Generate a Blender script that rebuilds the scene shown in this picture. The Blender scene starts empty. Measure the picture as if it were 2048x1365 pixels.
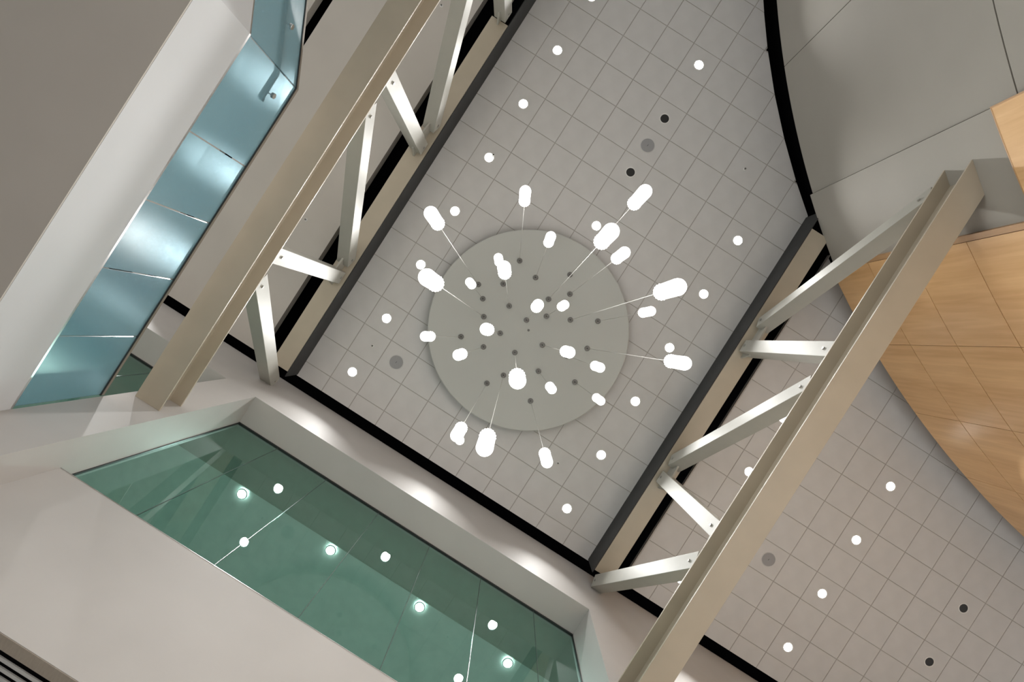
import bpy, math
from mathutils import Vector, Matrix

# ------------------------------------------------------------------ camera, world, exposure
# World frame: X runs along the two roof trusses, Y across them, Z up. All heights below are given
# above the camera ("h") and ZC, the height of the camera over the lobby floor, is added on building.
ZC = 1.55
F = 1138.0                      # focal length in pixels of a 2048 px wide frame (20 mm on full frame)
TH = math.radians(32.5)         # roll of the building's axes in the frame
S_, C_ = math.sin(TH), math.cos(TH)
scene = bpy.context.scene
cam_d = bpy.data.cameras.new('camera')
cam = bpy.data.objects.new('camera', cam_d)
scene.collection.objects.link(cam)
cam_d.sensor_width = 36.0
cam_d.lens = F * 36.0 / 2048.0
cam_d.clip_start = 0.02
cam_d.shift_x = -(1027.0 - 1024.0) / 2048.0
cam_d.shift_y = (675.0 - 682.5) / 2048.0
cam.matrix_world = Matrix(((S_, C_, 0, 0), (C_, -S_, 0, 0), (0, 0, -1, ZC), (0, 0, 0, 1)))
scene.camera = cam

WORLD = 1.15  # uniform ambient added as a stand-in for light bouncing around the lobby
world = bpy.data.worlds.new('lobby_ambient_fill')
scene.world = world
world.use_nodes = True
bg = world.node_tree.nodes['Background']
bg.inputs[0].default_value = (1.0, 0.99, 0.97, 1)
bg.inputs[1].default_value = WORLD
world.cycles.sampling_method = 'NONE'      # an even ambient needs no importance map

scene.view_settings.view_transform = 'Standard'
scene.view_settings.look = 'None'
scene.view_settings.gamma = 1.0
scene.view_settings.exposure = 0.0
scene.view_settings.use_curve_mapping = False
scene.cycles.max_bounces = 6
scene.cycles.diffuse_bounces = 3
scene.cycles.glossy_bounces = 3
scene.cycles.transparent_max_bounces = 12
scene.cycles.sample_clamp_indirect = 6.0
scene.cycles.adaptive_threshold = 0.02

DOWNLIGHT = 22.0                # watts of each ceiling downlight
PENDANT = 11.0                  # watts of the lamp inside each pendant glass

# ------------------------------------------------------------------ helpers
col = scene.collection
WL = {}


class MB:
    """collects verts (x, y, h) and faces for one mesh"""
    def __init__(self):
        self.v, self.f, self.m = [], [], []

    def poly(self, idx, mi=0):
        self.f.append(idx); self.m.append(mi)

    def prism(self, pts, z0, z1, mi=0):
        a = sum(pts[i][0] * pts[(i + 1) % len(pts)][1] - pts[(i + 1) % len(pts)][0] * pts[i][1] for i in range(len(pts)))
        if a < 0:
            pts = pts[::-1]
        n, b = len(pts), len(self.v)
        self.v += [(p[0], p[1], z0) for p in pts] + [(p[0], p[1], z1) for p in pts]
        self.poly([b + i for i in range(n)][::-1], mi)
        self.poly([b + n + i for i in range(n)], mi)
        for i in range(n):
            j = (i + 1) % n
            self.poly([b + i, b + j, b + n + j, b + n + i], mi)
        return self

    def box(self, x0, x1, y0, y1, z0, z1, mi=0):
        return self.prism([(x0, y0), (x1, y0), (x1, y1), (x0, y1)], z0, z1, mi)

    def extrude_x(self, yz, x0, x1):
        """profile in (y, h) pulled along x"""
        a = sum(yz[i][0] * yz[(i + 1) % len(yz)][1] - yz[(i + 1) % len(yz)][0] * yz[i][1] for i in range(len(yz)))
        if a < 0:
            yz = yz[::-1]
        n, b = len(yz), len(self.v)
        self.v += [(x0, p[0], p[1]) for p in yz] + [(x1, p[0], p[1]) for p in yz]
        self.poly([b + i for i in range(n)][::-1])
        self.poly([b + n + i for i in range(n)])
        for i in range(n):
            j = (i + 1) % n
            self.poly([b + i, b + j, b + n + j, b + n + i])
        return self

    def extrude_y(self, xz, y0, y1):
        a = sum(xz[i][0] * xz[(i + 1) % len(xz)][1] - xz[(i + 1) % len(xz)][0] * xz[i][1] for i in range(len(xz)))
        if a < 0:
            xz = xz[::-1]
        n, b = len(xz), len(self.v)
        self.v += [(p[0], y0, p[1]) for p in xz] + [(p[0], y1, p[1]) for p in xz]
        self.poly([b + i for i in range(n)])
        self.poly([b + n + i for i in range(n)][::-1])
        for i in range(n):
            j = (i + 1) % n
            self.poly([b + i, b + n + i, b + n + j, b + j])
        return self

    def tube(self, p0, p1, r, n=8, r1=None):
        p0, p1 = Vector(p0), Vector(p1)
        d = (p1 - p0).normalized()
        a = d.orthogonal().normalized(); c = d.cross(a)
        b = len(self.v)
        r1 = r if r1 is None else r1
        for p, rr in ((p0, r), (p1, r1)):
            for i in range(n):
                t = 2 * math.pi * i / n
                self.v.append(tuple(p + (a * math.cos(t) + c * math.sin(t)) * rr))
        self.poly([b + i for i in range(n)][::-1]); self.poly([b + n + i for i in range(n)])
        for i in range(n):
            j = (i + 1) % n
            self.poly([b + i, b + j, b + n + j, b + n + i])
        return self

    def lathe(self, prof, n=24, cx=0, cy=0, flute=0.0, nf=0, close=True):
        """profile [(r, h)] turned about the vertical through (cx, cy)"""
        b = len(self.v)
        for (r, z) in prof:
            for i in range(n):
                t = 2 * math.pi * i / n
                rr = r * (1 + (flute * (1 if i % 2 else -1) if nf else 0))
                self.v.append((cx + rr * math.cos(t), cy + rr * math.sin(t), z))
        for k in range(len(prof) - 1):
            for i in range(n):
                j = (i + 1) % n
                self.poly([b + k * n + i, b + k * n + j, b + (k + 1) * n + j, b + (k + 1) * n + i])
        if close:
            self.poly([b + i for i in range(n)][::-1])
            e = b + (len(prof) - 1) * n
            self.poly([e + i for i in range(n)])
        return self

    def arc(self, c, r0, r1, a0, a1, z0, z1, n=8):
        """curved slab about the vertical axis c between radii r0 < r1 (degrees)"""
        o = [(c[0] + r1 * math.cos(math.radians(a0 + (a1 - a0) * i / n)), c[1] + r1 * math.sin(math.radians(a0 + (a1 - a0) * i / n))) for i in range(n + 1)]
        q = [(c[0] + r0 * math.cos(math.radians(a0 + (a1 - a0) * i / n)), c[1] + r0 * math.sin(math.radians(a0 + (a1 - a0) * i / n))) for i in range(n + 1)]
        b = len(self.v); m = n + 1
        self.v += [(p[0], p[1], z0) for p in o] + [(p[0], p[1], z1) for p in o] + [(p[0], p[1], z0) for p in q] + [(p[0], p[1], z1) for p in q]
        for i in range(n):
            self.poly([b + i, b + i + 1, b + m + i + 1, b + m + i])
            self.poly([b + 2 * m + i, b + 3 * m + i, b + 3 * m + i + 1, b + 2 * m + i + 1])
            self.poly([b + i, b + 2 * m + i, b + 2 * m + i + 1, b + i + 1])
            self.poly([b + m + i, b + m + i + 1, b + 3 * m + i + 1, b + 3 * m + i])
        for i in (0, n):
            self.poly([b + i, b + m + i, b + 3 * m + i, b + 2 * m + i])
        return self

    def obox(self, p0, p1, side, w, t):
        """bar from p0 to p1, w wide along `side`, t thick across"""
        p0, p1, side = Vector(p0), Vector(p1), Vector(side)
        d = (p1 - p0).normalized()
        side = (side - d * side.dot(d)).normalized(); up = d.cross(side)
        b = len(self.v)
        for p in (p0, p1):
            for s, q in ((-1, -1), (1, -1), (1, 1), (-1, 1)):
                self.v.append(tuple(p + side * (s * w / 2) + up * (q * t / 2)))
        self.poly([b, b + 3, b + 2, b + 1]); self.poly([b + 4, b + 5, b + 6, b + 7])
        for i in range(4):
            j = (i + 1) % 4
            self.poly([b + i, b + j, b + 4 + j, b + 4 + i])
        return self


def link(o, parent, origin):
    col.objects.link(o)
    base = Vector((0, 0, 0))
    if parent is not None:
        o.parent = parent
        base = WL[parent.name]
    o.location = Vector(origin) - base
    WL[o.name] = Vector(origin)


def obj(name, mb, mats, parent=None, smooth=False, bevel=0.0, origin=None, recalc=True):
    if not isinstance(mats, (list, tuple)):
        mats = [mats]
    xs = [v[0] for v in mb.v]; ys = [v[1] for v in mb.v]; zs = [v[2] for v in mb.v]
    if origin is None:
        origin = ((min(xs) + max(xs)) / 2, (min(ys) + max(ys)) / 2, min(zs))
    me = bpy.data.meshes.new(name)
    me.from_pydata([(v[0] - origin[0], v[1] - origin[1], v[2] - origin[2]) for v in mb.v], [], mb.f)
    for m in mats:
        me.materials.append(m)
    for p, mi in zip(me.polygons, mb.m):
        p.material_index = mi
    if recalc:
        import bmesh
        bm = bmesh.new(); bm.from_mesh(me)
        bmesh.ops.recalc_face_normals(bm, faces=bm.faces)
        bm.to_mesh(me); bm.free()
    if smooth:
        me.shade_smooth()
        me.set_sharp_from_angle(angle=math.radians(35))
    o = bpy.data.objects.new(name, me)
    link(o, parent, (origin[0], origin[1], origin[2] + ZC))
    if bevel:
        b = o.modifiers.new('bevel', 'BEVEL'); b.width = bevel; b.segments = 2; b.limit_method = 'ANGLE'
    return o


def share(name, me, parent, origin, rz=0.0):
    o = bpy.data.objects.new(name, me)
    link(o, parent, (origin[0], origin[1], origin[2] + ZC))
    o.rotation_euler = (0, 0, rz)
    return o


def empty(name, x, y, h):
    o = bpy.data.objects.new(name, None)
    o.empty_display_size = 0.1
    link(o, None, (x, y, h + ZC))
    return o


def tag(o, label=None, cat=None, group=None, kind=None):
    for k, v in (('label', label), ('category', cat), ('group', group), ('kind', kind)):
        if v:
            o[k] = v
    return o


def struct(o, label, cat='structure'):
    return tag(o, label, cat, kind='structure')


# ------------------------------------------------------------------ materials (all procedural)
def mat(name, rgb, rough=0.6, metal=0.0, var=0.05, scale=6.0, bump=0.0, bscale=80.0, spec=0.4, emit=0.0, stretch=None):
    m = bpy.data.materials.new(name); m.use_nodes = True
    nt = m.node_tree; bs = nt.nodes['Principled BSDF']
    bs.inputs['Roughness'].default_value = rough
    bs.inputs['Metallic'].default_value = metal
    bs.inputs['Specular IOR Level'].default_value = spec
    tc = nt.nodes.new('ShaderNodeTexCoord')
    vec = tc.outputs['Object']
    if stretch:
        mp = nt.nodes.new('ShaderNodeMapping'); mp.inputs['Scale'].default_value = stretch
        nt.links.new(vec, mp.inputs['Vector']); vec = mp.outputs['Vector']
    nz = nt.nodes.new('ShaderNodeTexNoise')
    nz.inputs['Scale'].default_value = scale; nz.inputs['Detail'].default_value = 2
    nt.links.new(vec, nz.inputs['Vector'])
    rp = nt.nodes.new('ShaderNodeValToRGB')
    rp.color_ramp.elements[0].position = 0.3; rp.color_ramp.elements[1].position = 0.7
    rp.color_ramp.elements[0].color = (*[c * (1 - var) for c in rgb], 1)
    rp.color_ramp.elements[1].color = (*[min(1, c * (1 + var)) for c in rgb], 1)
    nt.links.new(nz.outputs['Fac'], rp.inputs['Fac'])
    nt.links.new(rp.outputs['Color'], bs.inputs['Base Color'])
    if emit:
        nt.links.new(rp.outputs['Color'], bs.inputs['Emission Color'])
        bs.inputs['Emission Strength'].default_value = emit
    if bump:
        n2 = nt.nodes.new('ShaderNodeTexNoise'); n2.inputs['Scale'].default_value = bscale
        nt.links.new(tc.outputs['Object'], n2.inputs['Vector'])
        bp = nt.nodes.new('ShaderNodeBump'); bp.inputs['Strength'].default_value = bump; bp.inputs['Distance'].default_value = 0.004
        nt.links.new(n2.outputs['Fac'], bp.inputs['Height'])
        nt.links.new(bp.outputs['Normal'], bs.inputs['Normal'])
    return m


def glass(name, tint, rough, refl, frost=0.0, frost_rgb=(1, 1, 1)):
    """sheet glass: fresnel gloss over tinted see-through, optionally with a frosted body"""
    m = bpy.data.materials.new(name); m.use_nodes = True
    nt = m.node_tree
    for n in list(nt.nodes):
        nt.nodes.remove(n)
    out = nt.nodes.new('ShaderNodeOutputMaterial')
    tr = nt.nodes.new('ShaderNodeBsdfTransparent'); tr.inputs[0].default_value = (*tint, 1)
    body = tr.outputs[0]
    if frost:
        tc = nt.nodes.new('ShaderNodeTexCoord')
        nz = nt.nodes.new('ShaderNodeTexNoise'); nz.inputs['Scale'].default_value = 1.4
        nt.links.new(tc.outputs['Object'], nz.inputs['Vector'])
        rp = nt.nodes.new('ShaderNodeValToRGB')
        rp.color_ramp.elements[0].color = (*[c * 0.92 for c in frost_rgb], 1)
        rp.color_ramp.elements[1].color = (*frost_rgb, 1)
        nt.links.new(nz.outputs['Fac'], rp.inputs['Fac'])
        df = nt.nodes.new('ShaderNodeBsdfDiffuse'); tl = nt.nodes.new('ShaderNodeBsdfTranslucent')
        nt.links.new(rp.outputs['Color'], df.inputs[0]); nt.links.new(rp.outputs['Color'], tl.inputs[0])
        m1 = nt.nodes.new('ShaderNodeMixShader'); m1.inputs[0].default_value = 0.5
        nt.links.new(df.outputs[0], m1.inputs[1]); nt.links.new(tl.outputs[0], m1.inputs[2])
        m2 = nt.nodes.new('ShaderNodeMixShader'); m2.inputs[0].default_value = frost
        rf = nt.nodes.new('ShaderNodeBsdfRefraction'); rf.inputs['Color'].default_value = (*tint, 1)
        rf.inputs['Roughness'].default_value = 0.25; rf.inputs['IOR'].default_value = 1.25
        nt.links.new(rf.outputs[0], m2.inputs[1]); nt.links.new(m1.outputs[0], m2.inputs[2])
        body = m2.outputs[0]
    gl = nt.nodes.new('ShaderNodeBsdfGlossy'); gl.inputs['Roughness'].default_value = rough
    lw = nt.nodes.new('ShaderNodeLayerWeight'); lw.inputs['Blend'].default_value = 0.5      # 1 - cos, the same from both sides
    pw = nt.nodes.new('ShaderNodeMath'); pw.operation = 'POWER'; pw.inputs[1].default_value = 5.0
    nt.links.new(lw.outputs['Facing'], pw.inputs[0])
    ml = nt.nodes.new('ShaderNodeMath'); ml.operation = 'MULTIPLY_ADD'; ml.inputs[1].default_value = 0.96; ml.inputs[2].default_value = 0.04
    nt.links.new(pw.outputs[0], ml.inputs[0])
    mu = nt.nodes.new('ShaderNodeMath'); mu.operation = 'MULTIPLY'; mu.inputs[1].default_value = refl
    mu.use_clamp = True
    nt.links.new(ml.outputs[0], mu.inputs[0])
    mx = nt.nodes.new('ShaderNodeMixShader')
    nt.links.new(mu.outputs[0], mx.inputs[0]); nt.links.new(body, mx.inputs[1]); nt.links.new(gl.outputs[0], mx.inputs[2])
    nt.links.new(mx.outputs[0], out.inputs[0])
    return m


def emitter(name, rgb, strength, sampled=False):
    m = bpy.data.materials.new(name); m.use_nodes = True
    nt = m.node_tree
    for n in list(nt.nodes):
        nt.nodes.remove(n)
    out = nt.nodes.new('ShaderNodeOutputMaterial')
    e = nt.nodes.new('ShaderNodeEmission'); e.inputs[0].default_value = (*rgb, 1); e.inputs[1].default_value = strength
    nt.links.new(e.outputs[0], out.inputs[0])
    if not sampled:
        m.cycles.emission_sampling = 'NONE'
    return m


def lit_glass(name, rgb, strength, body):
    """glowing frosted lamp glass that also lets the lamp inside shine through"""
    m = emitter(name, rgb, strength)
    nt = m.node_tree; out = next(n for n in nt.nodes if n.type == 'OUTPUT_MATERIAL'); em = next(n for n in nt.nodes if n.type == 'EMISSION')
    tr = nt.nodes.new('ShaderNodeBsdfTransparent'); mx = nt.nodes.new('ShaderNodeMixShader'); mx.inputs[0].default_value = body
    nt.links.new(tr.outputs[0], mx.inputs[1]); nt.links.new(em.outputs[0], mx.inputs[2]); nt.links.new(mx.outputs[0], out.inputs[0])
    return m


def wood_mat():
    m = bpy.data.materials.new('maple_veneer'); m.use_nodes = True
    nt = m.node_tree; bs = nt.nodes['Principled BSDF']
    bs.inputs['Roughness'].default_value = 0.35; bs.inputs['Specular IOR Level'].default_value = 0.4
    tc = nt.nodes.new('ShaderNodeTexCoord')
    mp = nt.nodes.new('ShaderNodeMapping'); mp.inputs['Scale'].default_value = (14, 14, 1.1)
    nt.links.new(tc.outputs['Object'], mp.inputs['Vector'])
    n1 = nt.nodes.new('ShaderNodeTexNoise'); n1.inputs['Scale'].default_value = 1.0; n1.inputs['Detail'].default_value = 6; n1.inputs['Distortion'].default_value = 0.4
    nt.links.new(mp.outputs['Vector'], n1.inputs['Vector'])
    mp2 = nt.nodes.new('ShaderNodeMapping'); mp2.inputs['Scale'].default_value = (3, 3, 0.5)
    nt.links.new(tc.outputs['Object'], mp2.inputs['Vector'])
    n2 = nt.nodes.new('ShaderNodeTexNoise'); n2.inputs['Scale'].default_value = 1.0; n2.inputs['Detail'].default_value = 3
    nt.links.new(mp2.outputs['Vector'], n2.inputs['Vector'])
    ad = nt.nodes.new('ShaderNodeMath'); ad.operation = 'ADD'
    nt.links.new(n1.outputs['Fac'], ad.inputs[0]); nt.links.new(n2.outputs['Fac'], ad.inputs[1])
    hf = nt.nodes.new('ShaderNodeMath'); hf.operation = 'MULTIPLY'; hf.inputs[1].default_value = 0.5
    nt.links.new(ad.outputs[0], hf.inputs[0])
    rp = nt.nodes.new('ShaderNodeValToRGB')
    rp.color_ramp.elements[0].position = 0.34; rp.color_ramp.elements[0].color = (0.68, 0.40, 0.18, 1)
    rp.color_ramp.elements[1].position = 0.66; rp.color_ramp.elements[1].color = (0.85, 0.55, 0.275, 1)
    nt.links.new(hf.outputs[0], rp.inputs['Fac']); nt.links.new(rp.outputs['Color'], bs.inputs['Base Color'])
    return m


M = {
    'tile': mat('ceiling_tile_white', (0.61, 0.60, 0.59), 0.85, var=0.03, scale=3, spec=0.2),
    'grid': mat('ceiling_grid', (0.40, 0.38, 0.35), 0.7),
    'gypsum': mat('painted_gypsum', (0.53, 0.50, 0.46), 0.8, var=0.03, scale=1.2, spec=0.25),
    'wall': mat('cream_wall_paint', (0.475, 0.455, 0.435), 0.6, var=0.03, scale=1.5, bump=0.05, spec=0.35),
    'fascia': mat('white_fascia_paint', (0.57, 0.58, 0.595), 0.6, var=0.02, scale=1.5),
    'steel': mat('cream_painted_steel', (0.44, 0.385, 0.30), 0.42, var=0.04, scale=2.5, bump=0.06, bscale=60, spec=0.5),
    'member': mat('pale_painted_steel', (0.39, 0.38, 0.335), 0.52, var=0.03, scale=4, bump=0.25, bscale=90, spec=0.5),
    'bolt': mat('zinc_bolt', (0.45, 0.44, 0.42), 0.35, metal=0.8),
    'black': mat('black_void_paint', (0.004, 0.004, 0.005), 0.9, var=0.1, spec=0.05),
    'charcoal': mat('charcoal_paint', (0.045, 0.045, 0.045), 0.6, var=0.08, spec=0.2),
    'drum': mat('pale_wall_panel', (0.37, 0.35, 0.31), 0.7, var=0.03, scale=0.8, spec=0.3),
    'wood': wood_mat(),
    'wood_edge': mat('maple_edge', (0.50, 0.30, 0.15), 0.4, var=0.08, stretch=(20, 20, 1)),
    'medallion': mat('medallion_paint', (0.49, 0.495, 0.47), 0.7, var=0.015, scale=1, spec=0.3),
    'canopy': mat('brushed_canopy', (0.16, 0.155, 0.145), 0.45, metal=0.3, var=0.15, scale=30),
    'dark': mat('dark_metal', (0.03, 0.03, 0.03), 0.5, metal=0.2),
    'trim_white': mat('white_trim', (0.75, 0.74, 0.72), 0.45),
    'chrome': mat('brushed_steel', (0.62, 0.61, 0.60), 0.28, metal=1.0, var=0.05, scale=40),
    'rail_cap': mat('bronze_rail', (0.30, 0.27, 0.23), 0.4, metal=0.3),
    'speaker': mat('speaker_grille', (0.33, 0.33, 0.335), 0.7, var=0.06, scale=300, bump=0.5, bscale=500),
    'floor': mat('terrazzo_floor', (0.46, 0.455, 0.445), 0.45, var=0.12, scale=40),
    'soffit_frame': mat('taupe_frame', (0.36, 0.32, 0.27), 0.6, stretch=(3, 12, 3)),
    'seal': mat('grey_green_seal', (0.10, 0.14, 0.13), 0.25, spec=0.6),
    'painted_dim': mat('olive_painted_dimness', (0.40, 0.41, 0.36), 0.8),  # olive tone that paints in the dimness of the room ceiling
    'slat': mat('grey_slat', (0.52, 0.53, 0.53), 0.5),
    'room': mat('room_paint', (0.78, 0.80, 0.76), 0.8),
    'handrail': mat('olive_handrail', (0.07, 0.07, 0.05), 0.5),
    'green_glass': glass('green_window_glass', (0.62, 0.79, 0.755), 0.0, 1.0),
    'frost': glass('frosted_rail_glass', (0.74, 0.88, 0.93), 0.25, 1.6, frost=0.36, frost_rgb=(0.32, 0.58, 0.68)),
    'clear': glass('clear_lamp_glass', (0.95, 0.97, 0.97), 0.02, 1.0),
    'lens': emitter('downlight_lens', (1.0, 0.965, 0.93), 30.0),
    'shade_glow': lit_glass('lit_ribbed_glass', (1.0, 0.985, 0.955), 3.2, 0.55),
    'rim_glow': emitter('lit_glass_rim', (1.0, 0.985, 0.955), 4.0),
    'room_lens': emitter('room_downlight_lens', (0.93, 1.0, 0.97), 30.0),
    'cable': mat('steel_cable', (0.42, 0.41, 0.38), 0.4, metal=0.4),
}

# ------------------------------------------------------------------ key dimensions
HC = 10.915                     # tile ceilings
HM = 10.60                      # medallion underside
TILE = 0.61
UW, UG = -3.05, -3.55           # end wall face, window glass plane
HEAD, WALL_TOP = 9.19, 10.90
UL, SILL, WALL_BOT = -3.40, 5.47, 3.69   # lower wall face under the window, its top and bottom
U0 = -2.85                      # edge of the tile ceilings towards the end wall
CW, RW = (17.964, 14.294), 16.972     # drum wall, pale panels
CD, RD = (17.219, 12.691), 15.572     # drum wall, wood panels
CI, RI = (16.705, 12.517), 14.745     # curved edge of the tile ceiling
DRUM_TOP = 10.35

# ------------------------------------------------------------------ floor and the dark void above the ceilings
struct(obj('floor', MB().box(-14, 22, -18, 24, -ZC - 0.2, -ZC), M['floor']), 'speckled lobby floor under the atrium', 'floor')
pl = MB().box(-9, 22, -14, 24, 12.0, 12.2)
pl.box(UW - 0.35, UW - 0.3, -14, 24, WALL_TOP - 0.3, 12.0)
pl.arc(CW, RW - 0.40, RW - 0.35, -147, -100, 9.9, 12.0, 40)
pl.arc(CD, RD - 0.45, RD - 0.40, -185, -145, 9.9, 12.0, 40)
struct(obj('ceiling_void', pl, M['black']), 'black painted void showing in the slots around the ceilings', 'void')


# ------------------------------------------------------------------ tiled ceilings
def clip_half(poly, nx, ny, d):
    """keep nx*x + ny*y <= d"""
    out = []
    for i in range(len(poly)):
        a, b = poly[i], poly[(i + 1) % len(poly)]
        fa, fb = nx * a[0] + ny * a[1] - d, nx * b[0] + ny * b[1] - d
        if fa <= 0:
            out.append(a)
        if (fa < 0 < fb) or (fb < 0 < fa):
            t = fa / (fa - fb)
            out.append((a[0] + (b[0] - a[0]) * t, a[1] + (b[1] - a[1]) * t))
    return out


def area(p):
    return abs(sum(p[i][0] * p[(i + 1) % len(p)][1] - p[(i + 1) % len(p)][0] * p[i][1] for i in range(len(p)))) / 2 if len(p) > 2 else 0


def clip_disc(poly, c, r):
    """keep what lies outside the disc (tangent at the nearest direction; pieces are small against r)"""
    mx = sum(p[0] for p in poly) / len(poly) - c[0]; my = sum(p[1] for p in poly) / len(poly) - c[1]
    l = math.hypot(mx, my); nx, ny = -mx / l, -my / l
    return clip_half(poly, nx, ny, nx * c[0] + ny * c[1] - r)


GAP = 0.006
HOLE = 0.088


def tile_mesh(poly, name):
    """thin tile with a chamfered lower edge; poly centred on the origin"""
    n = len(poly); cx = sum(p[0] for p in poly) / n; cy = sum(p[1] for p in poly) / n
    v, f = [], []
    for z, k in ((0.0, 0.004), (0.004, 0.0), (0.016, 0.0)):
        for (x, y) in poly:
            l = max(math.hypot(x - cx, y - cy), 1e-6)
            v.append((x - (x - cx) / l * k, y - (y - cy) / l * k, z))
    f.append(list(range(n))[::-1])
    for r in (0, 1):
        for i in range(n):
            j = (i + 1) % n
            f.append([r * n + i, r * n + j, (r + 1) * n + j, (r + 1) * n + i])
    me = bpy.data.meshes.new(name); me.from_pydata(v, [], f); me.materials.append(M['tile'])
    return me


def hole_tile_mesh(r, name):
    h = TILE / 2 - GAP; n = 24; v, f = [], []
    for i in range(n):
        t = 2 * math.pi * i / n; c, s = math.cos(t), math.sin(t); k = h / max(abs(c), abs(s))
        v += [(c * k, s * k, 0.0), (c * r, s * r, 0.0), (c * r, s * r, 0.016), (c * k, s * k, 0.016)]
    for i in range(n):
        a, b = 4 * i, 4 * ((i + 1) % n)
        f += [[a, a + 1, b + 1, b], [a + 1, a + 2, b + 2, b + 1], [a, b, b + 3, a + 3]]
    me = bpy.data.meshes.new(name); me.from_pydata(v, [], f); me.materials.append(M['tile'])
    return me


hh_ = TILE / 2 - GAP
full_tile = tile_mesh([(-hh_, -hh_), (hh_, -hh_), (hh_, hh_), (-hh_, hh_)], 'ceiling_tile')
holed_tile = hole_tile_mesh(HOLE, 'ceiling_tile_with_hole')


def tiled(root, ou, ov, iu, iv, umin, umax, vmin, vmax, disc, dr, holes):
    for a in range(*iu):
        for b in range(*iv):
            x, y = (a + ou) * TILE, (b + ov) * TILE          # lower corner on the grid
            p = [(x + GAP, y + GAP), (x + TILE - GAP, y + GAP), (x + TILE - GAP, y + TILE - GAP), (x + GAP, y + TILE - GAP)]
            full = area(p)
            for args in ((-1, 0, -umin), (1, 0, umax), (0, -1, -vmin), (0, 1, vmax)):
                p = clip_half(p, *args)
                if len(p) < 3:
                    break
            if len(p) < 3:
                continue
            p = clip_disc(p, disc, dr)
            if len(p) < 3 or area(p) < 0.004:
                continue
            cx, cy = x + TILE / 2, y + TILE / 2
            if area(p) > full * 0.999:
                me = holed_tile if (a, b) in holes else full_tile
            else:
                me = tile_mesh([(q[0] - cx, q[1] - cy) for q in p], 'cut_ceiling_tile')
            share('ceiling_tile', me, root, (cx, cy, HC))


def grid_bars(ou, ov, iu, iv, umin, umax, vmin, vmax, disc, dr, parent):
    """exposed grid: flat bars above the tiles that show in the joints"""
    mb = MB(); w = 0.02
    for a in range(*iu):
        for b in range(*iv):
            x, y = (a + ou) * TILE, (b + ov) * TILE
            for p in ([(x - w, y - w), (x + TILE - w, y - w), (x + TILE - w, y + w), (x - w, y + w)],
                      [(x - w, y + w), (x + w, y + w), (x + w, y + TILE - w), (x - w, y + TILE - w)]):
                for args in ((-1, 0, -umin), (1, 0, umax), (0, -1, -vmin), (0, 1, vmax)):
                    p = clip_half(p, *args)
                    if len(p) < 3:
                        break
                if len(p) < 3:
                    continue
                p = clip_disc(p, disc, dr)
                if len(p) > 2 and area(p) > 1e-5:
                    mb.prism(p, HC + 0.0075, HC + 0.02)
    return tag(obj('ceiling_grid', mb, M['grid'], parent), kind='stuff')


# main ceiling between the trusses, cut to the curve of the drum
OU, OV = 0.858, -0.1855
UMAX, V0, V1 = 12.0, -3.12, 3.515
lit_left = [(k, -4) for k in (-5, -3, -1, 1, 3, 5, 7, 9)]          # tile indices of the downlights
lit_mid = [(-5, 0), (3, 0), (9, 0)]
off_mid = [(5, 0), (7, 0)]
lit_right = [(k, 4) for k in (-5, -3, -1, 1, 3, 5)]
main_c = struct(empty('ceiling', 0, 0, HC), 'tiled white ceiling between the two trusses with a curved edge', 'ceiling')
tiled(main_c, OU, OV, (-6, 20), (-6, 7), U0, UMAX, V0, V1, CI, RI + 0.02, set(lit_left + lit_mid + off_mid + lit_right))
grid_bars(OU, OV, (-6, 20), (-6, 7), U0, UMAX, V0, V1, CI, RI + 0.02, main_c)

# ceiling beyond the right-hand truss
OU2, OV2 = -0.088, 0.02
V2 = (7 + OV2) * TILE
lit_r1 = [(k, 8) for k in (-4, -2, 0, 2)]
lit_r2 = [(k, 12) for k in (-4, -2, 0, 2)]
off_r = [(-2, 16), (0, 16)]
right_c = struct(empty('ceiling_right', 0, 8, HC), 'tiled white ceiling between the right truss and the wood wall', 'ceiling')
tiled(right_c, OU2, OV2, (-6, 9), (7, 21), U0, 5.0, V2, 13.0, CD, RD - 0.35, set(lit_r1 + lit_r2 + off_r))
grid_bars(OU2, OV2, (-6, 9), (7, 21), U0, 5.0, V2, 13.0, CD, RD - 0.35, right_c)
obj('edge_trim', MB().box(U0, 4.6, V2 - 0.012, V2, HC - 0.004, HC + 0.09), M['gypsum'], right_c)

# plain ceiling beyond the left-hand truss, with its dark slots
left_c = struct(empty('ceiling_left', 0, -5, HC), 'plain painted ceiling beyond the left truss with black slots', 'ceiling')
obj('ceiling_board', MB().box(U0 - 0.02, 13, -6.39, -3.955, HC - 0.02, HC + 0.18), M['gypsum'], left_c)
obj('ceiling_board', MB().box(U0 - 0.02, 13, -13.0, -6.67, HC - 0.02, HC + 0.18), M['gypsum'], left_c)

# ------------------------------------------------------------------ end wall with its windows
wall = struct(empty('wall_end', UW, 0, WALL_BOT), 'cream end wall around the green windows', 'wall')
obj('header', MB().box(UG - 0.06, UW, -13, 15, HEAD, WALL_TOP), M['wall'], wall)
obj('pier', MB().box(UG - 0.06, UW, -3.55, -2.998, -ZC, HEAD), M['wall'], wall)
obj('pier', MB().box(UG - 0.06, UW, 3.39, 15, -ZC, HEAD), M['wall'], wall)
obj('lower_wall', MB().box(UL - 0.088, UL, -2.998, 3.39, WALL_BOT, SILL), M['wall'], wall)
obj('sill', MB().box(UG - 0.06, UL - 0.089, -2.998, 3.39, SILL - 0.06, SILL), M['wall'], wall)
obj('lower_wall', MB().box(UG - 0.06, UW, -13, -3.55, -ZC, 5.24), M['wall'], wall)
# the storey under the wall, set back under the grille
struct(obj('wall_lower', MB().box(-5.2, -5.0, -3.6, 3.8, -ZC, WALL_BOT + 0.2), M['wall']), 'recessed ground floor wall below the grille', 'wall')


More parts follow.
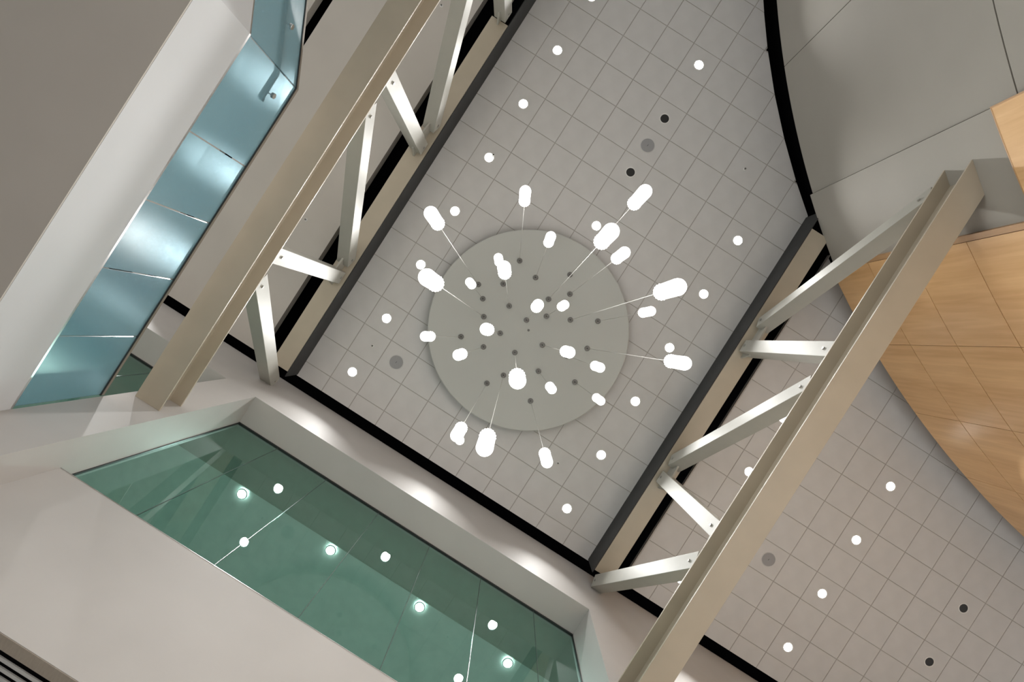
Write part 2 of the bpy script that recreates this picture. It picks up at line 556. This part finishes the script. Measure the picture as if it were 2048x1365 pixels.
def window(name, label, y0, y1, joints, sill):
    w = struct(empty(name, UG, (y0 + y1) / 2, sill), label, 'window')
    ys = [y0] + joints + [y1]
    for i in range(len(ys) - 1):
        obj('pane', MB().box(UG - 0.006, UG + 0.006, ys[i] + 0.004, ys[i + 1] - 0.004, sill + 0.002, HEAD - 0.028), M['green_glass'], w)
    obj('head_channel', MB().box(UG - 0.02, UG + 0.02, y0, y1, HEAD - 0.028, HEAD), M['dark'], w)
    obj('jamb_channel', MB().box(UG - 0.014, UG + 0.014, y1 - 0.012, y1, sill, HEAD - 0.028), M['dark'], w)
    obj('jamb_channel', MB().box(UG - 0.014, UG + 0.014, y0, y0 + 0.012, sill, HEAD - 0.028), M['dark'], w)
    for j in joints:
        obj('joint_seal', MB().box(UG - 0.005, UG + 0.005, j - 0.004, j + 0.004, sill, HEAD - 0.028), M['seal'], w)
    return w


window('window_1', 'long green glazed window in the end wall', -2.998, 3.39, [-2.235, -1.305, -0.31, 0.666, 1.637, 2.64], SILL)
window('window_2', 'dark green window behind the left truss end', -8.5, -3.55, [-7.45, -6.475, -5.5, -4.525], 5.24)
obj('sill_trim', MB().box(UL - 0.02, UL + 0.003, -2.998, 3.39, SILL, SILL + 0.007), M['chrome'], wall)

# the rooms behind the glass
rm = MB()
ROOM_H = 9.36
rm.box(-8.0, UG - 0.06, -9.0, 4.2, ROOM_H, ROOM_H + 0.1)
rm.box(-8.1, -8.0, -9.0, 4.2, 4.4, ROOM_H + 0.1)
rm.box(-8.0, UG - 0.06, -9.1, -9.0, 4.4, ROOM_H + 0.1)
rm.box(-8.0, UG - 0.06, 4.1, 4.2, 4.4, ROOM_H + 0.1)
rm.box(-8.0, UG - 0.06, -9.0, 4.2, 4.3, 4.4)
struct(obj('wall_room', rm, M['room']), 'pale office room seen through the green glass', 'room')

struct(obj('dim_strip', MB().box(-4.45, UG - 0.062, -9.0, 4.1, ROOM_H - 0.02, ROOM_H - 0.001), M['painted_dim']), 'added ceiling strip with painted-in dimness behind the head of the green window', 'trim')  # added strip; its darker colour stands in for the unlit ceiling near the glass

# ------------------------------------------------------------------ drum wall
drum = struct(empty('wall_right', 5, 5, -ZC), 'curved drum wall with pale panels and wood panels', 'wall')
J = 0.022                                             # joint half width in degrees
for a0, a1 in ((-108.0, -116.0), (-116.0, -123.6), (-123.6, -131.118), (-131.118, -139.136)):
    obj('wall_panel', MB().arc(CW, RW - 0.06, RW, a0 - J, a1 + J, 6.15, DRUM_TOP, 12), M['drum'], drum, smooth=True)
    obj('wall_panel', MB().arc(CW, RW - 0.06, RW, a0 - J, a1 + J, 2.0, 6.132, 12), M['drum'], drum, smooth=True)
    obj('wall_panel', MB().arc(CW, RW - 0.06, RW, a0 - J, a1 + J, -ZC, 1.985, 12), M['drum'], drum, smooth=True)
obj('bulkhead_panel', MB().arc(CW, RW - 0.06, RW + 0.055, -139.136 - J, -144.6, 6.05, DRUM_TOP + 0.0, 10), M['drum'], drum, smooth=True)
obj('panel_backing', MB().arc(CW, RW - 0.10, RW - 0.061, -145, -108, -ZC, DRUM_TOP - 0.01, 50), M['grid'], drum)
STEP = 5.46
JW = 0.016
rows = [(9.318, DRUM_TOP), (8.338, 9.306), (7.292, 8.326), (6.285, 7.280)]
low = [(5.27, 6.273), (4.26, 5.258), (3.25, 4.248), (1.6, 3.238), (-ZC, 1.588)]
for k in range(6):
    a0 = -147.1 - (0 if k == 0 else 5.6 + STEP * (k - 1)); a1 = -152.70 - STEP * k
    for z0, z1 in rows + low:
        obj('wood_panel', MB().arc(CD, RD - 0.03, RD, a0 - JW, a1 + JW, z0, z1, 6), M['wood'], drum, smooth=True)
for z0, z1 in low:
    obj('wood_panel', MB().arc(CD, RD - 0.03, RD, -141.92, -147.1 + JW, z0, z1, 6), M['wood'], drum, smooth=True)
obj('wood_edge', MB().arc(CD, RD - 0.14, RD - 0.004, -147.1 + 0.30, -147.1 + 0.01, 6.285, DRUM_TOP, 1), M['wood_edge'], drum)
obj('wood_edge', MB().arc(CD, RD - 0.14, RD + 0.004, -141.92 + 0.07, -141.92, -ZC, 6.285, 1), M['wood_edge'], drum)
obj('wood_edge', MB().arc(CD, RD - 0.14, RD + 0.002, -141.92, -147.1, 6.273, 6.287, 6), M['wood_edge'], drum)
obj('wood_backing', MB().arc(CD, RD - 0.06, RD - 0.031, -185, -147.15, -ZC, DRUM_TOP - 0.005, 30), M['wood_edge'], drum)
obj('wood_backing', MB().arc(CD, RD - 0.06, RD - 0.031, -147.15, -142.0, -ZC, 6.27, 8), M['wood_edge'], drum)

# ------------------------------------------------------------------ balcony on the left
K = (1.057, -3.55)                                    # corner of the balcony edge
D2 = (math.cos(math.radians(26)), -math.sin(math.radians(26)))
FAR = (K[0] + D2[0] * 6, K[1] + D2[1] * 6)
bal = struct(empty('balcony', 0, -5, 4.47), 'white balcony edge and beige soffit at the left', 'balcony')
obj('fascia', MB().prism([(UW, K[1]), K, FAR, (FAR[0] - 0.004, FAR[1] - 0.008), (K[0] - 0.002, K[1] - 0.008), (UW, K[1] - 0.008)], 4.471, 5.235), M['fascia'], bal)
obj('soffit', MB().prism([(UW, K[1] - 0.001), (K[0], K[1] - 0.001), (FAR[0], FAR[1] - 0.001), (FAR[0], -13), (UW, -13)], 4.455, 4.47), M['gypsum'], bal)
obj('slab', MB().prism([(UW, K[1] - 0.009), (K[0] - 0.002, K[1] - 0.009), (FAR[0] - 0.004, FAR[1] - 0.009), (FAR[0], -13), (UW, -13)], 4.471, 5.22), M['gypsum'], bal)

# glass balustrade
H2, H3 = 5.24, 6.40
rail = tag(empty('glass_railing', 0, K[1], H2), 'frosted blue green glass railing along the white balcony edge', 'railing')
GV = K[1] - 0.03
pj = [UW + 0.004, -2.264, -1.506, -0.756, 0.0, K[0] - 0.007]


def panel(p0, p1):
    d = Vector((p1[0] - p0[0], p1[1] - p0[1], 0)).normalized(); n = Vector((-d.y, d.x, 0)) * 0.007
    a = Vector((*p0, 0)) + d * 0.007; b = Vector((*p1, 0)) - d * 0.007
    q = [(a + n)[:2], (b + n)[:2], (b - n)[:2], (a - n)[:2]]
    obj('glass_panel', MB().prism(q, H2 + 0.01, H3), M['frost'], rail)


for i in range(len(pj) - 1):
    panel((pj[i], GV), (pj[i + 1], GV))
k0 = (K[0] - 0.007, GV)
for i in range(4):
    panel((k0[0] + D2[0] * 1.4 * i, k0[1] + D2[1] * 1.4 * i), (k0[0] + D2[0] * 1.4 * (i + 1), k0[1] + D2[1] * 1.4 * (i + 1)))


def follow(name, off, w, z0, z1, m, u0=UW):
    """a strip that follows the railing line, off = distance towards the atrium"""
    n2 = (D2[1] * -1, D2[0])
    e = (K[0] - 0.007 + D2[0] * 5.6, GV + D2[1] * 5.6)
    def side(o):
        mit = math.tan(math.radians(13)) * o
        return [(u0, GV + o), (K[0] - 0.007 + mit, GV + o), (e[0] + n2[0] * o, e[1] + n2[1] * o)]
    a, b = side(off - w / 2), side(off + w / 2)
    return obj(name, MB().prism(a + b[::-1], z0, z1), m, rail)


follow('base_channel', 0.012, 0.034, H2 - 0.005, H2 + 0.022, M['chrome'])
follow('edge_gasket', 0.006, 0.022, H3 - 0.004, H3 + 0.012, M['dark'])
follow('top_rail', -0.012, 0.05, H3 + 0.012, H3 + 0.06, M['rail_cap'])
# hand rail behind the glass, turned back to the glass at its end, and its two standoffs
hr = MB(); hz = 6.02; ho = GV - 0.04
pts = [(0.70, GV - 0.012, hz), (0.70, ho, hz), (K[0] - 0.04, ho, hz), (K[0] - 0.04 + D2[0] * 4, ho + D2[1] * 4, hz)]
for a, b in zip(pts[:-1], pts[1:]):
    hr.obox(a, b, (0, 0, 1), 0.052, 0.04)
obj('handrail', hr, M['handrail'], rail)
for ux, vy in ((0.80, GV), (1.53, GV + (1.53 - k0[0]) * math.tan(math.radians(-26)))):
    s = MB().tube((ux, vy + 0.006, 6.09), (ux, vy + 0.036, 6.09), 0.03, 16)
    st = obj('standoff', s, M['chrome'], rail, smooth=True)
    obj('standoff_pin', MB().tube((ux, vy - 0.07, 6.09), (ux, vy + 0.006, 6.09), 0.008, 8), M['dark'], st)

# ------------------------------------------------------------------ slatted grille under the end wall
GY0, GY1 = -2.99, 3.38
gr = tag(empty('linear_grille', -3.8, 0.2, WALL_BOT), 'taupe framed grille of grey slats under the cream end wall', 'grille')
obj('frame', MB().box(UL - 0.092, UL - 0.002, GY0, GY1, WALL_BOT - 0.007, WALL_BOT - 0.001), M['soffit_frame'], gr)
for i in range(18):
    x = UL - 0.132 - i * 0.056
    obj('slat', MB().box(x - 0.024, x, GY0, GY1, WALL_BOT - 0.006, WALL_BOT + 0.006), M['slat'], gr)
obj('backing', MB().box(UL - 1.2, UL - 0.094, GY0, GY1, WALL_BOT + 0.09, WALL_BOT + 0.10), M['black'], gr)

# ------------------------------------------------------------------ roof trusses
H1, H1T = 6.86, 7.33            # bottom chord
HT, HTT = 10.33, 10.80          # top chord


def i_profile(y0, y1, z0, z1, tf=0.026, tw=0.016):
    m = (y0 + y1) / 2
    return [(y0, z0), (y1, z0), (y1, z0 + tf), (m + tw / 2, z0 + tf), (m + tw / 2, z1 - tf), (y1, z1 - tf), (y1, z1), (y0, z1), (y0, z1 - tf), (m - tw / 2, z1 - tf), (m - tw / 2, z0 + tf), (y0, z0 + tf)]


def truss(label, yi, yo, shift, ub, ut0, ut1, posts, diags):
    """yi = face towards the atrium, yo = outer face"""
    t = tag(empty('roof_truss', (ub[0] + ub[1]) / 2, (yi + yo) / 2, H1), label, 'truss', 'pair of roof trusses')
    y0, y1 = min(yi, yo), max(yi, yo); ym = (yi + yo) / 2; s = 1 if yi < yo else -1     # s: outward
    bc = obj('bottom_chord', MB().extrude_x(i_profile(y0, y1, H1, H1T), *ub), M['steel'], t, bevel=0.003)
    obj('top_chord', MB().extrude_x(i_profile(y0, y1, HT, HTT), ut0, ut1), M['steel'], t, bevel=0.003)
    W_ = 0.235
    def member(name, a, b):
        m = obj(name, MB().obox((a[0], ym, a[1]), (b[0], ym, b[1]), (0, 1, 0), W_, W_), M['member'], t, bevel=0.006)
        d = Vector((b[0] - a[0], 0, b[1] - a[1])).normalized()
        for p, k in ((Vector((a[0], 0, a[1])), 0.17), (Vector((b[0], 0, b[1])), -0.10)):
            q = p + d * k
            yb = ym - s * (W_ / 2)
            obj('bolt', MB().tube((q.x, yb + s * 0.002, q.z), (q.x, yb - s * 0.016, q.z), 0.022, 6), M['bolt'], m)
        return m
    for u in posts:
        member('post', (u, H1T + 0.10), (u, HT - 0.04))
    for a, b in diags:                                  # top end a, bottom end b
        d = Vector((a - b, 0, HT - H1T)).normalized()
        member('diagonal', (b + d.x * 0.12, H1T + d.z * 0.12), (a - d.x * 0.02, HT - 0.05))
    for u in posts:
        top = [(u - 0.20, HT), (u + 0.62, HT), (u + 0.52, HT - 0.22), (u + 0.16, HT - 0.30), (u - 0.14, HT - 0.30)]
        bot = [(u - 0.62, H1T), (u + 0.22, H1T), (u + 0.16, H1T + 0.32), (u - 0.12, H1T + 0.36), (u - 0.48, H1T + 0.26)]
        for pts in (top, bot):
            p = obj('gusset_plate', MB().extrude_y(pts, ym - 0.016, ym + 0.016), M['member'], t)
    return t


truss('cream steel roof truss beside the frosted glass railing', -3.127, -3.47, -0.05, (UW, 12.0), U0 + 0.12, 4.72,
      [4.83, 2.0, -0.765], [(2.40, 4.50), (-0.46, 1.62), (-3.02, -1.07)])
truss('cream steel roof truss on the side of the wood wall', 3.514, 3.868, 0.0, (UW, 4.86), U0 + 0.08, 4.58,
      [2.10, -0.70], [(2.58, 4.60), (-0.37, 1.66), (-2.95, -1.10)])
# charcoal boards that close the ceiling edge at the top chords, and the reveal at the wall
struct(obj('trim_1', MB().box(U0 + 0.02, 12.0, -3.122, -3.108, HT + 0.0, HC + 0.1), M['charcoal']), 'charcoal edge board between the tiled ceiling and the left truss', 'trim')
struct(obj('trim_2', MB().box(U0 + 0.02, 4.95, 3.497, 3.511, HT + 0.0, HC + 0.1), M['charcoal']), 'charcoal edge board between the tiled ceiling and the right truss', 'trim')

# ------------------------------------------------------------------ medallion
MC = (0.26, 0.166)
med = tag(empty('ceiling_medallion', MC[0], MC[1], HM), 'round pale disc hung under the middle of the tiled ceiling', 'medallion')
obj('disc', MB().lathe([(1.865, HM), (1.88, HM + 0.012), (1.88, HM + 0.10)], 96, *MC), M['medallion'], med, smooth=True)
for i in range(6):
    t = math.radians(60 * i + 20)
    obj('hanger', MB().tube((MC[0] + 1.4 * math.cos(t), MC[1] + 1.4 * math.sin(t), HM + 0.1), (MC[0] + 1.4 * math.cos(t), MC[1] + 1.4 * math.sin(t), HC + 0.02), 0.008, 8), M['cable'], med)
obj('centre_stud', MB().lathe([(0.012, HM - 0.012), (0.022, HM - 0.006), (0.022, HM + 0.002)], 16, *MC), M['canopy'], med)

# ------------------------------------------------------------------ downlights
ORD = ['first', 'second', 'third', 'fourth', 'fifth', 'sixth', 'seventh', 'eighth', 'ninth', 'tenth', 'eleventh', 'twelfth']


def downlight(x, y, h, label, group, lit=True, lens='lens', r=HOLE, watts=DOWNLIGHT, spread=92):
    d = tag(empty('downlight', x, y, h), label, 'downlight', group)
    obj('trim_ring', MB().lathe([(r - 0.006, h + 0.004), (r - 0.004, h - 0.004), (r + 0.012, h - 0.005), (r + 0.016, h - 0.001), (r + 0.004, h + 0.001)], 32, x, y, close=False),
        M['trim_white'], d, smooth=True)
    if lit:
        obj('reflector', MB().lathe([(r - 0.004, h + 0.002), (r - 0.006, h + 0.020)], 32, x, y, close=False), M['trim_white'], d, smooth=True)
        obj('lens', MB().lathe([(r - 0.006, h + 0.018), (r - 0.006, h + 0.022)], 32, x, y), M[lens], d)
        ld = bpy.data.lights.new('downlight_beam', 'AREA'); ld.shape = 'DISK'; ld.size = 2 * (r - 0.010)
        ld.energy = watts; ld.spread = math.radians(spread); ld.color = (1.0, 0.99, 0.97)
        lo = bpy.data.objects.new('downlight_beam', ld)
        link(lo, d, (x, y, h + 0.014 + ZC))
    else:
        obj('reflector', MB().lathe([(r - 0.006, h + 0.002), (r - 0.02, h + 0.06), (0.05, h + 0.13)], 32, x, y), M['dark'], d, smooth=True)
        obj('lamp', MB().lathe([(0.02, h + 0.07), (0.036, h + 0.085), (0.03, h + 0.12)], 20, x, y), M['canopy'], d, smooth=True)
    return d


def main_at(a, b):
    return ((a + 0.5 + OU) * TILE, (b + 0.5 + OV) * TILE)


def right_at(a, b):
    return ((a + 0.5 + OU2) * TILE, (b + 0.5 + OV2) * TILE)


G1 = 'downlights in the tiled ceiling'
for i, ab in enumerate(lit_left):
    downlight(*main_at(*ab), HC, '%s bright downlight from the green window in the row beside the left truss' % ORD[i], G1)
for ab, lb in zip(lit_mid, ('bright downlight between the medallion and the green window end', 'bright downlight just off the medallion edge in the middle row', 'bright downlight in the middle row beyond the two unlit ones')):
    downlight(*main_at(*ab), HC, lb, G1)
for ab, lb in zip(off_mid, ('dark unlit downlight between the ceiling speaker and the medallion', 'dark unlit downlight on the far side of the ceiling speaker')):
    downlight(*main_at(*ab), HC, lb, 'unlit downlights', lit=False)
for i, ab in enumerate(lit_right):
    downlight(*main_at(*ab), HC, '%s bright downlight from the green window in the row beside the right truss' % ORD[i], G1)
G2 = 'downlights in the right-hand ceiling'
for i, ab in enumerate(lit_r1):
    downlight(*right_at(*ab), HC, '%s downlight from the end wall in the row seen behind the right truss' % ORD[i], G2, watts=80.0, spread=50)
for i, ab in enumerate(lit_r2):
    downlight(*right_at(*ab), HC, '%s downlight from the end wall in the row beside the wood wall' % ORD[i], G2, watts=80.0, spread=50)
for ab, lb in zip(off_r, ('dark unlit downlight nearest the lower right corner', 'dark unlit downlight with a chrome ring nearer the wood wall')):
    downlight(*right_at(*ab), HC, lb, 'unlit downlights', lit=False)
for i, y in enumerate((-2.37, -0.65, 1.08, 2.79)):
    downlight(-4.555, y, ROOM_H - 0.045, '%s greenish downlight from the left truss seen through the green window' % ORD[i], 'downlights behind the green window', lens='room_lens', r=0.075, watts=34.0, spread=160)

for x, w in ((-2.13, 'nearest the end wall'), (-0.27, 'in the middle of its row'), (1.6, 'near the bend of the railing')):
    downlight(x, -6.2, HC - 0.046, 'downlight glowing through the frosted railing glass, ' + w, 'downlights over the balcony', watts=55.0)

# ------------------------------------------------------------------ speakers and sprinklers
def speaker(x, y, h, label):
    s = tag(empty('ceiling_speaker', x, y, h), label, 'speaker', 'ceiling speakers')
    obj('rim', MB().lathe([(0.129, h - 0.004), (0.131, h - 0.007), (0.138, h - 0.006), (0.141, h)], 48, x, y, close=False), M['tile'], s, smooth=True)
    obj('grille', MB().lathe([(0.02, h - 0.007), (0.10, h - 0.007), (0.13, h - 0.004), (0.13, h)], 48, x, y), M['speaker'], s, smooth=True)
    obj('badge', MB().obox((x - 0.018, y - 0.004, h - 0.008), (x + 0.018, y + 0.004, h - 0.008), (0, 1, 0), 0.006, 0.003), M['charcoal'], s)


speaker(*main_at(6, 0), HC, 'grey round speaker between the two dark unlit downlights')
speaker(*main_at(-4, -3), HC, 'grey round speaker beside the brightest row near the end wall')
speaker(*right_at(-2, 10), HC, 'grey round speaker in the ceiling beyond the right truss')
speaker(-0.149, -4.437, 4.47, 'large looking grey round speaker in the balcony soffit')


def sprinkler(x, y, h, label):
    s = tag(empty('sprinkler', x, y, h), label, 'sprinkler', 'ceiling sprinklers')
    obj('escutcheon', MB().lathe([(0.03, h - 0.004), (0.034, h)], 20, x, y), M['trim_white'], s)
    obj('head', MB().lathe([(0.018, h - 0.035), (0.018, h - 0.031), (0.006, h - 0.028), (0.008, h - 0.004)], 12, x, y), M['canopy'], s)


sprinkler(5.105, 2.006, HC, 'small sprinkler in the tile near the curved black edge')
sprinkler(-1.578, 2.016, HC, 'small sprinkler near the low pendant at the right wall corner')
sprinkler(-1.589, -2.191, HC, 'small sprinkler between two downlights near the left truss')
sprinkler(2.74, -2.2, HC, 'small sprinkler above the pendant beside the left downlight row')
sprinkler(-0.237, -4.562, HC - 0.02, 'small sprinkler in the plain ceiling behind the left truss')
sprinkler(4.615, -4.575, HC - 0.02, 'small sprinkler in the plain ceiling at the top of the left truss')

# ------------------------------------------------------------------ pendant lamps
# (x, y of the canopy, height of the lamp's lowest point, label)
PEND = [
    (1.547, 0.260, 4.49, 'long lit pendant at the upper right nearest the unlit downlight'),
    (1.241, 0.455, 5.33, 'lit pendant hanging just outside the upper right rim of the medallion'),
    (0.660, 0.308, 6.80, 'short lit pendant right of the medallion centre, outer of two'),
    (0.400, 0.033, 5.56, 'short lit pendant closest above the medallion centre'),
    (-0.071, -0.249, 5.10, 'lit pendant seen end on as a ring left of the medallion centre'),
    (-0.516, -0.829, 6.23, 'small lit pendant across the left rim of the medallion'),
    (0.026, -0.672, 3.58, 'large lit pendant at the left below a bright downlight, second from top'),
    (0.478, -1.081, 4.46, 'lit pendant farthest to the upper left of the medallion'),
    (1.263, -0.668, 5.49, 'lit pendant straight above the medallion, highest in the picture'),
    (1.158, -0.250, 6.21, 'small lit pendant inside the top rim of the medallion'),
    (0.735, -0.693, 7.04, 'small lit pendant over the medallion, left of a brighter twin'),
    (0.448, -0.379, 4.68, 'lit pendant seen end on over the upper part of the medallion'),
    (0.299, -0.866, 7.32, 'bright high pendant over the upper left part of the medallion'),
    (-0.451, -0.373, 5.68, 'bright pendant seen end on over the lower left part of the medallion'),
    (0.166, 0.533, 5.42, 'bright pendant seen end on over the right part of the medallion'),
    (-0.227, 0.176, 3.69, 'large bright pendant seen end on below the medallion centre'),
    (-0.283, 0.733, 6.84, 'small lit pendant over the lower part of the medallion, right of a large one'),
    (0.240, 1.027, 6.48, 'bright pendant inside the right rim of the medallion'),
    (-0.090, 1.413, 7.39, 'bright pendant across the lower right rim of the medallion'),
    (0.561, 1.270, 4.51, 'large lit pendant at the right just below a downlight'),
    (0.842, 0.719, 3.61, 'largest lit pendant, farthest to the right of the medallion'),
    (1.096, 1.165, 6.45, 'small bright pendant right of the medallion under the largest pendant'),
    (0.948, 0.170, 3.75, 'bright pendant beside the downlight at the upper right of the medallion'),
    (-0.697, 0.225, 3.59, 'large lit pendant below the medallion, right of a bright downlight'),
    (-0.830, 0.906, 5.35, 'lit pendant farthest below the medallion towards the end wall'),
    (-0.988, 0.044, 4.90, 'lit pendant in the glare of the downlight at the lower left'),
]
PR, PLEN = 0.058, 0.46


def pendant_proto():
    parts = {}
    prof = []
    for i in range(6):
        t = math.pi / 2 * (1 - i / 5)
        prof.append((max(0.004, PR * math.cos(t)), PR - PR * math.sin(t)))
    prof += [(PR, PLEN - 0.012)]
    me = MB().lathe(prof, 20)
    rim = MB().lathe([(PR * 0.99, PLEN - 0.014), (PR * 1.04, PLEN - 0.004), (PR * 1.0, PLEN + 0.008), (PR * 0.82, PLEN + 0.008)], 36, flute=0.045, nf=1, close=False)
    cap = MB().lathe([(PR * 0.86, PLEN - 0.002), (PR * 0.86, PLEN + 0.004), (0.012, PLEN + 0.016), (0.010, PLEN + 0.07)], 24)
    return me, rim, cap


sh_mb, rim_mb, cap_mb = pendant_proto()
first = None
for (x, y, hb, lb) in PEND:
    p = tag(empty('pendant_lamp', x, y, hb), lb, 'pendant lamp', 'cluster of pendant lamps under the medallion')
    if first is None:
        first = {}
        for nm, mb, m in (('glass_shade', sh_mb, 'shade_glow'), ('ribbed_rim', rim_mb, 'rim_glow'), ('cap', cap_mb, 'chrome')):
            mb.v = [(v[0] + x, v[1] + y, v[2] + hb) for v in mb.v]
            first[nm] = obj(nm, mb, M[m], p, smooth=(nm != 'ribbed_rim'), origin=(x, y, hb))
        first['canopy'] = obj('canopy', MB().lathe([(0.046, HM - 0.026), (0.050, HM - 0.022), (0.050, HM + 0.001)], 28, x, y), M['canopy'], p, smooth=True, origin=(x, y, HM))
        first['pin'] = obj('cable_grip', MB().lathe([(0.008, HM - 0.042), (0.012, HM - 0.036), (0.012, HM - 0.025)], 10, x, y), M['dark'], first['canopy'], origin=(x, y, HM))
    else:
        for nm in ('glass_shade', 'ribbed_rim', 'cap'):
            share(nm, first[nm].data, p, (x, y, hb))
        cn = share('canopy', first['canopy'].data, p, (x, y, HM))
        share('cable_grip', first['pin'].data, cn, (x, y, HM))
    ld = bpy.data.lights.new('pendant_bulb', 'POINT'); ld.energy = PENDANT * 0.47 / 0.45; ld.shadow_soft_size = 0.035; ld.color = (1.0, 0.985, 0.955)
    lo = bpy.data.objects.new('pendant_bulb', ld)
    link(lo, p, (x, y, hb + 0.12 + ZC))
    obj('cable', MB().tube((x, y, hb + PLEN + 0.06), (x, y, HM - 0.03), 0.0032, 6), M['cable'], p)
